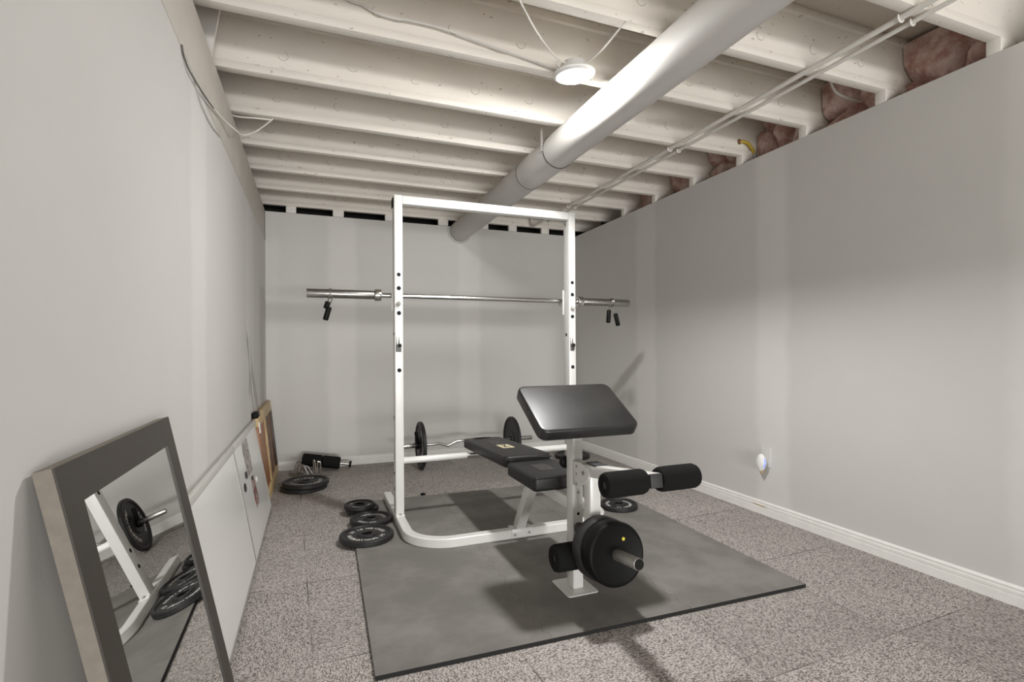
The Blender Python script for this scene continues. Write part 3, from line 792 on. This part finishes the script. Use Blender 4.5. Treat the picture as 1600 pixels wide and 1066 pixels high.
iron_plate(-.064, 3.905, .0005, .308, .027, 'large black iron plate flat on the carpet under another, by the wooden frame', GP)
iron_plate(-.052, 3.902, .0283, .309, .030, 'large lettered black iron plate on top of the pair by the wooden frame', GP, 10, [('INTERNATIONAL', 270, True, 11), ('WEIDER', 90, False, 14.5), ('35', 180, False, 14), ('35', 0, False, 14)])
iron_plate(1.712, 2.660, MT + .0005, .224, .028, 'black iron plate with white lettering on the mat right of the rack', GP, 60, [('INTERNATIONAL', 270, True, 11), ('WEIDER', 90, False, 14.5), ('35', 180, False, 14)])
iron_plate(2.160, 4.105, .0005, .312, .034, 'black iron plate flat on the carpet in the far right corner behind the rack', GP)

# curl bar standing on its two plates at the back wall
EY, EZ = 4.185, .1925
ez = thing('curl_bar', 'chrome curl bar with a zigzag grip on two plates along the back wall', 'curl bar', (1.2, EY, EZ))
pts = [(.66, EY, EZ), (.92, EY, EZ), (.965, EY, EZ + .004), (1.045, EY + .01, EZ - .022), (1.115, EY, EZ + .012), (1.175, EY, EZ + .016), (1.24, EY, EZ + .016), (1.30, EY, EZ + .012), (1.37, EY + .01, EZ - .022), (1.45, EY, EZ + .004), (1.495, EY, EZ), (1.78, EY, EZ)]
mb = MB(); mb.tube([Vector(p) for p in pts], .0125, 'chrome', 14); mb.build('shaft', ez)
for x0, x1 in ((.62, .79), (1.625, 1.80)):
    mb = MB(); mb.cyl((x0, EY, EZ), (x1, EY, EZ), .0195, 'chrome', 20, .002); mb.build('sleeve', ez)
for x, s, lab in ((.815, -1, 'black iron plate standing upright on the curl bar behind the left rack post'), (1.615, 1, 'black iron plate standing upright on the curl bar behind the preacher pad')):
    X = Matrix.Translation((x - .014 * s, EY, EZ)) @ Matrix.Rotation(PI / 2 * s, 4, 'Y')
    t = iron_plate(x, EY, 0, .383, .028, lab, 'plates on the curl bar', 0, [('INTERNATIONAL', 270, True, 11), ('WEIDER', 90, False, 14.5)] , X)
    tc = thing('star_collar', 'black clamp collar outside the %s curl bar plate' % ('left' if s < 0 else 'right'), 'collar', (x + .02 * s, EY, EZ), 'clamps on the curl bar')
    mb = MB(); a = x + .0155 * s; mb.cyl((a, EY, EZ), (a + .026 * s, EY, EZ), .030, 'rubber', 20, .003); mb.build('ring', tc)
    mb = MB(); mb.cyl((a + .013 * s, EY - .01, EZ + .028), (a + .026 * s, EY - .02, EZ + .115), .014, 'rubber', 16, .004); mb.build('grip', tc)

# ------------------------------------------------------------------ things in the back left corner
fr = thing('foam_roller_bar', 'black two-part foam roller bar propped against the back wall in the corner', 'foam roller', (.05, 4.42, .06))
A, B = Vector((-.085, 4.43, .102)), Vector((.20, 4.40, .055)); d = (B - A)
def seg(a, b, r):
    mb = MB(); L = (b - a).length; X = Vector((0, 0, 1)).rotation_difference(b - a).to_matrix().to_4x4(); X.translation = a
    mb.lathe([(0, 0), (r - .01, 0), (r - .003, .004), (r, .014), (r, L - .014), (r - .003, L - .004), (r - .01, L), (0, L)], 'foam_black', 32, X); return mb
seg(A, A + d * .52, .050).build('foam_sleeve', fr); seg(A + d * .525, B, .0485).build('foam_sleeve', fr)
mb = MB(); mb.cyl(B, B + d.normalized() * .075, .0125, 'chrome', 16); mb.build('rod', fr)
mb = MB(); mb.cyl(B + d.normalized() * .070, B + d.normalized() * .088, .0265, 'rubber', 24, .004); mb.build('end_cap', fr, 'black end cap')
mb = MB()
mb.prism([(-.14, 0), (.135, 0), (.13, .018), (-.02, .022), (-.075, .030), (-.105, .118), (-.125, .112)], .10, 'grey_block', Matrix(((1, 0, 0, 0), (0, 0, -1, 4.33), (0, 1, 0, .0005), (0, 0, 0, 1))), .004)
mb.build('rubber_block', None, 'grey curved rubber block under the black foam roller bar in the corner', 'block')
def u_handle(name, p, q, top, w, lab):
    """bent wire stirrup from p and q on the floor up to its top bar"""
    mb = MB(); p, q = Vector(p), Vector(q); top = Vector(top); wv = Vector(w)
    mb.tube(spline([p, p * .35 + (top - wv) * .65, top - wv, top, top + wv, q * .35 + (top + wv) * .65, q], 6), .0048, 'chrome', 8)
    return mb.build('chrome_stirrup', None, lab, 'cable handle', 'chrome handles in the corner')
u_handle('h', (-.135, 4.13, .006), (-.015, 4.09, .006), (-.085, 4.12, .120), (.018, -.006, -.006), 'bent chrome wire handle leaning over the plate by the wooden frame')
u_handle('h', (-.115, 4.16, .006), (.015, 4.14, .006), (-.06, 4.15, .105), (.018, 0, -.006), 'chrome wire handle just behind the leaning one in the corner')
u_handle('h', (.000, 4.16, .006), (.022, 4.12, .006), (.002, 4.15, .140), (.004, -.004, 0), 'narrow upright chrome handle in the corner, in front of the foam roller bar')
u_handle('h', (.022, 4.10, .006), (.050, 4.10, .006), (.036, 4.11, .134), (.009, 0, -.002), 'tallest upright chrome handle in the corner, nearest the rack')
mb = MB(); mb.lathe([(0, 0), (.017, 0), (.0185, .003), (.015, .009), (.007, .013), (0, .0135)], 'rubber', 20, Matrix.Translation((.68, 3.425, .0005))); mb.build('rubber_plug', None, 'small black rubber plug lying at the back edge of the foam mat', 'rubber plug')

# wooden slatted frame leaning in the corner
Wd = thing('wooden_frame', 'wooden frame with red-brown slats leaning on the wall in the back left corner', 'wooden frame', (-.29, 4.0, 0))
LT, LB_ = Vector((-.321, 0, .575)), Vector((-.262, 0, .001))
ux = (LT - LB_); Hh = ux.length; ux.normalize(); nx = Vector((ux.z, 0, -ux.x))   # nx points into the room
XW = Matrix(((nx.x, 0, ux.x, LB_.x), (0, 1, 0, 0), (nx.z, 0, ux.z, LB_.z), (0, 0, 0, 1)))   # local: x out of the wall, y along, z up the slope
def wbox(y0, y1, z0, z1, x0, x1, mat, nm, par=Wd, bev=.004, lab=None):
    mb = MB(); mb.box(x0, x1, y0, y1, z0, z1, mat, bev, 2, XW); return mb.build(nm, par, lab)
TH = -.032
wbox(3.500, 4.535, Hh - .075, Hh, TH, 0, 'pine', 'top_rail'); wbox(3.500, 4.535, 0, .060, TH, 0, 'pine', 'bottom_rail')
wbox(3.500, 3.545, .060, Hh - .075, TH, -.002, 'cedar', 'stile'); wbox(4.492, 4.535, .060, Hh - .075, TH, 0, 'walnut', 'stile')
wbox(3.985, 4.035, .060, Hh - .075, TH, -.004, 'pine', 'stile')
y = 3.548
while y < 3.975: wbox(y, min(y + .0855, 3.984), .060, Hh - .075, TH + .004, -.014, 'cedar', 'slat', bev=.003); y += .0872
y = 4.040
while y < 4.48: wbox(y, min(y + .100, 4.49), .060, Hh - .075, TH + .004, -.018, 'walnut' if int((y - 4.04) * 10) % 2 == 0 else 'cedar', 'slat', bev=.003); y += .113
mb = MB(); mb.box(TH - .001, .004, 3.494, 3.62, Hh - .020, Hh + .018, 'rubber', .008, 3, XW); mb.build('corner_pad', Wd, 'black rubber corner pad')
mb = MB(); mb.box(-.001, .006, 3.508, 3.545, Hh - .115, Hh - .045, 'latch', .002, 2, XW); mb.box(.0055, .008, 3.518, 3.535, Hh - .095, Hh - .070, 'greysteel', .001, 1, XW); mb.build('latch', Wd, 'white metal latch')

# whiteboards leaning against the left wall
def leaning(top, bot):
    u = (Vector(top) - Vector(bot)); L = u.length; u.normalize(); nn = Vector((u.z, 0, -u.x))
    return Matrix(((nn.x, 0, u.x, bot[0]), (0, 1, 0, 0), (nn.z, 0, u.z, bot[2]), (0, 0, 0, 1))), L
XBd, LBd = leaning((-.3385, 0, .548), (-.243, 0, .0075))
def whiteboard(y0, y1, lab):
    t = thing('whiteboard', lab, 'whiteboard', (-.243, (y0 + y1) / 2, 0), 'whiteboards along the left wall')
    mb = MB(); mb.box(-.006, 0, y0 + .006, y1 - .006, .010, LBd - .03, 'board', .001, 1, XBd); p = mb.build('panel', t)
    mb = MB(); mb.box(-.0075, .0025, y0, y1, 0, .011, 'alu', .001, 1, XBd); mb.build('edge_strip', t, 'grey aluminium edge')
    for a in (y0, y1 - .0075):
        mb = MB(); mb.box(-.0075, .0025, a, a + .0075, .011, LBd - .03, 'alu', .001, 1, XBd); mb.build('edge_strip', t, 'grey aluminium edge')
    mb = MB(); mb.box(-.008, .010, y0, y1, LBd - .026, LBd + .004, 'rail', .006, 3, XBd); mb.build('top_rail', t)
    return t
whiteboard(1.49, 2.578, 'plain white board leaning on the left wall beside the mirror')
whiteboard(2.581, 3.480, 'white board with snapshots on it leaning between the plain board and the wooden frame')
def zb(z): return (z - .0075) / (.548 - .0075) * LBd
def on_board(y0, y1, z0, z1, th, mat, nm, lab, cat, grp=None, tilt=0, shape=None):
    X = XBd @ Matrix(((0, 0, 1, .0006), (1, 0, 0, (y0 + y1) / 2), (0, 1, 0, (zb(z0) + zb(z1)) / 2), (0, 0, 0, 1))) @ Matrix.Rotation(tilt, 4, 'Z')
    w, h = y1 - y0, zb(z1) - zb(z0)
    mb = MB(); mb.prism(shape(w, h) if shape else rrect(w, h, .002, 1), th, mat, X)
    o = mb.build(nm, None, lab, cat, grp)
    return o
on_board(2.835, 3.035, .345, .512, .0008, 'photo_a', 'snapshot', 'tall grey snapshot hanging at the top of the far whiteboard', 'photo', 'snapshots on the whiteboard')
on_board(2.905, 3.035, .172, .315, .0008, 'photo_b', 'snapshot', 'reddish snapshot, the lower one on the far whiteboard', 'photo', 'snapshots on the whiteboard')
def blob(w, h): return [(w / 2 * math.cos(2 * PI * k / 20), h / 2 * math.sin(2 * PI * k / 20)) for k in range(20)]
on_board(2.755, 2.81, .352, .385, .0035, 'magnet', 'magnet', 'black magnet touching the edge of the tall grey snapshot', 'magnet', 'magnets on the whiteboard', 0, blob)
on_board(2.655, 2.715, .312, .350, .0035, 'magnet', 'magnet', 'black magnet on the far whiteboard nearest the joint of the two boards', 'magnet', 'magnets on the whiteboard', 0, blob)
on_board(2.93, 2.975, .305, .325, .0035, 'magnet', 'magnet', 'small black magnet holding the top of the reddish snapshot', 'magnet', 'magnets on the whiteboard', 0, blob)
on_board(3.09, 3.13, .258, .285, .0035, 'magnet_w', 'magnet', 'white round magnet right of the reddish snapshot', 'magnet', 'magnets on the whiteboard', 0, blob)

# mirror leaning on the left wall
XM, LM = leaning((-.3235, 0, .8125), (-.1585, 0, .0055))
my0, my1, fw = .861, 1.443, .060
mir = thing('wall_mirror', 'mirror in a dark taupe frame leaning against the left wall', 'mirror', (-.16, 1.15, 0))
mb = MB()
for a, b_, c, d_ in ((my0, my1, 0, fw), (my0, my1, LM - fw, LM), (my0, my0 + fw, fw, LM - fw), (my1 - fw, my1, fw, LM - fw)):
    mb.box(-.003, 0, a, b_, c, d_, 'frame', 0, 1, XM)
bb = bmesh.new()
vo = [[bb.verts.new((x, y, z)) for (y, z) in ((my0, 0), (my1, 0), (my1, LM), (my0, LM))] for x in (-.0245, -.0030)]
vi = [[bb.verts.new((x, y, z)) for (y, z) in ((my0 + fw, fw), (my1 - fw, fw), (my1 - fw, LM - fw), (my0 + fw, LM - fw))] for x in (-.0245, -.0030)]
for k in range(4):
    k2 = (k + 1) % 4
    bb.faces.new((vo[0][k], vo[0][k2], vo[1][k2], vo[1][k])); bb.faces.new((vi[0][k2], vi[0][k], vi[1][k], vi[1][k2]))
    bb.faces.new((vo[1][k], vo[1][k2], vi[1][k2], vi[1][k])); bb.faces.new((vo[0][k2], vo[0][k], vi[0][k], vi[0][k2]))
bmesh.ops.recalc_face_normals(bb, faces=bb.faces[:])
mb.take(bb, 'frame_side', XM)
# inner return of the frame, painted like the front
for a, b_, c, d_ in ((my0 + fw - .004, my1 - fw + .004, fw - .0015, fw + .0015), (my0 + fw - .004, my1 - fw + .004, LM - fw - .0015, LM - fw + .0015), (my0 + fw - .0015, my0 + fw + .0015, fw, LM - fw), (my1 - fw - .0015, my1 - fw + .0015, fw, LM - fw)):
    mb.box(-.0040, -.0002, a, b_, c, d_, 'frame', 0, 1, XM)
mb.build('frame', mir)
mb = MB(); mb.box(-.0055, -.0032, my0 + fw - .006, my1 - fw + .006, fw - .006, LM - fw + .006, 'mirror', 0, 1, XM); mb.build('glass', mir)
mb = MB(); mb.box(-.0285, -.025, my0 + .02, my1 - .02, .05, LM - .17, 'cardboard', .001, 1, XM); mb.build('backing_board', mir, 'pale backing board')
for z in (.30, .42):
    mb = MB(); mb.box(-.034, -.0288, my0 + .012, my0 + .03, z, z + .035, 'latch', .001, 1, XM); mb.build('turn_clip', mir)

# outlet with a plug-in freshener on the right wall
out = thing('wall_outlet', 'white outlet cover on the right wall above the baseboard', 'outlet', (XR, 2.252, .337))
mb = MB(); mb.prism(rrect(.072, .116, .005, 3), .0065, 'cover', Matrix(((0, 0, -1, XR), (1, 0, 0, 2.252), (0, 1, 0, .338), (0, 0, 0, 1))), .002); mb.build('cover_plate', out)
pf = thing('plug_in_freshener', 'white egg-shaped plug-in freshener with a blue light in the right wall outlet', 'air freshener', (XR - .03, 2.258, .312))
b = bmesh.new(); bmesh.ops.create_uvsphere(b, u_segments=28, v_segments=18, radius=1)
for v in b.verts:
    s = 1 - .40 * max(0, -v.co.z)
    v.co = Vector((XR - .0065 - .026 - v.co.x * .026, 2.258 + v.co.y * .031 * s, .305 + v.co.z * .052))
mb = MB(); mb.take(b, 'plastic'); mb.build('shell', pf)
mb = MB(); mb.tube([(XR - .036, 2.2555 - .0262 * math.cos(t_) , .309 + .034 * math.sin(t_)) for t_ in [(-1.1 + 2.2 * k / 12) for k in range(13)]], .0045, 'led', 8); mb.build('light_strip', pf, 'blue light strip')
mb = MB(); mb.lathe([(0, 0), (.006, .002), (.013, .020), (.014, .03), (0, .03)], 'amber', 18, Matrix.Translation((XR - .030, 2.2575, .2405))); mb.build('reservoir', pf, 'amber reservoir')

# ------------------------------------------------------------------ camera
cam = bpy.data.cameras.new('camera'); co = bpy.data.objects.new('camera', cam); col.objects.link(co)
cam.sensor_fit = 'HORIZONTAL'; cam.sensor_width = 36; cam.lens = 803.17 / 1600 * 36
cam.shift_y = 13.86 / 1600
cam.clip_start = .02
co.matrix_world = Matrix.Translation((0, 0, .967)) @ Matrix.Rotation(-.3692, 4, 'Z') @ Matrix.Rotation(PI / 2, 4, 'X') @ Matrix.Rotation(-.0059, 4, 'Z')
scn.camera = co

# ------------------------------------------------------------------ light: the LED lamp above, and two unseen area lights added behind the camera:
# a low far fill for the back wall, an upward fill for the joists
def area(name, loc, rot, sx, sy, power, colr):
    l = bpy.data.lights.new(name, 'AREA'); l.shape = 'RECTANGLE'; l.size = sx; l.size_y = sy; l.energy = power; l.color = colr
    o = bpy.data.objects.new(name, l); o.location = loc; o.rotation_euler = rot; col.objects.link(o); return o
area('far_fill', (1.05, -6.0, .29), (PI / 2, 0, 0), 3.6, .54, 225, (1., .992, .98))
area('upward_fill', (.75, -2.9, .45), (math.radians(180 - 38), 0, 0), 2.6, 2.0, 122, (1., .985, .96))
w = bpy.data.worlds.new('world'); scn.world = w; w.use_nodes = True
w.node_tree.nodes['Background'].inputs['Color'].default_value = (1., .97, .93, 1)
w.node_tree.nodes['Background'].inputs['Strength'].default_value = .03

scn.view_settings.view_transform = 'Standard'; scn.view_settings.look = 'None'
scn.view_settings.exposure = 0; scn.view_settings.gamma = 1; scn.view_settings.use_curve_mapping = False
scn.cycles.max_bounces = 8; scn.cycles.diffuse_bounces = 6
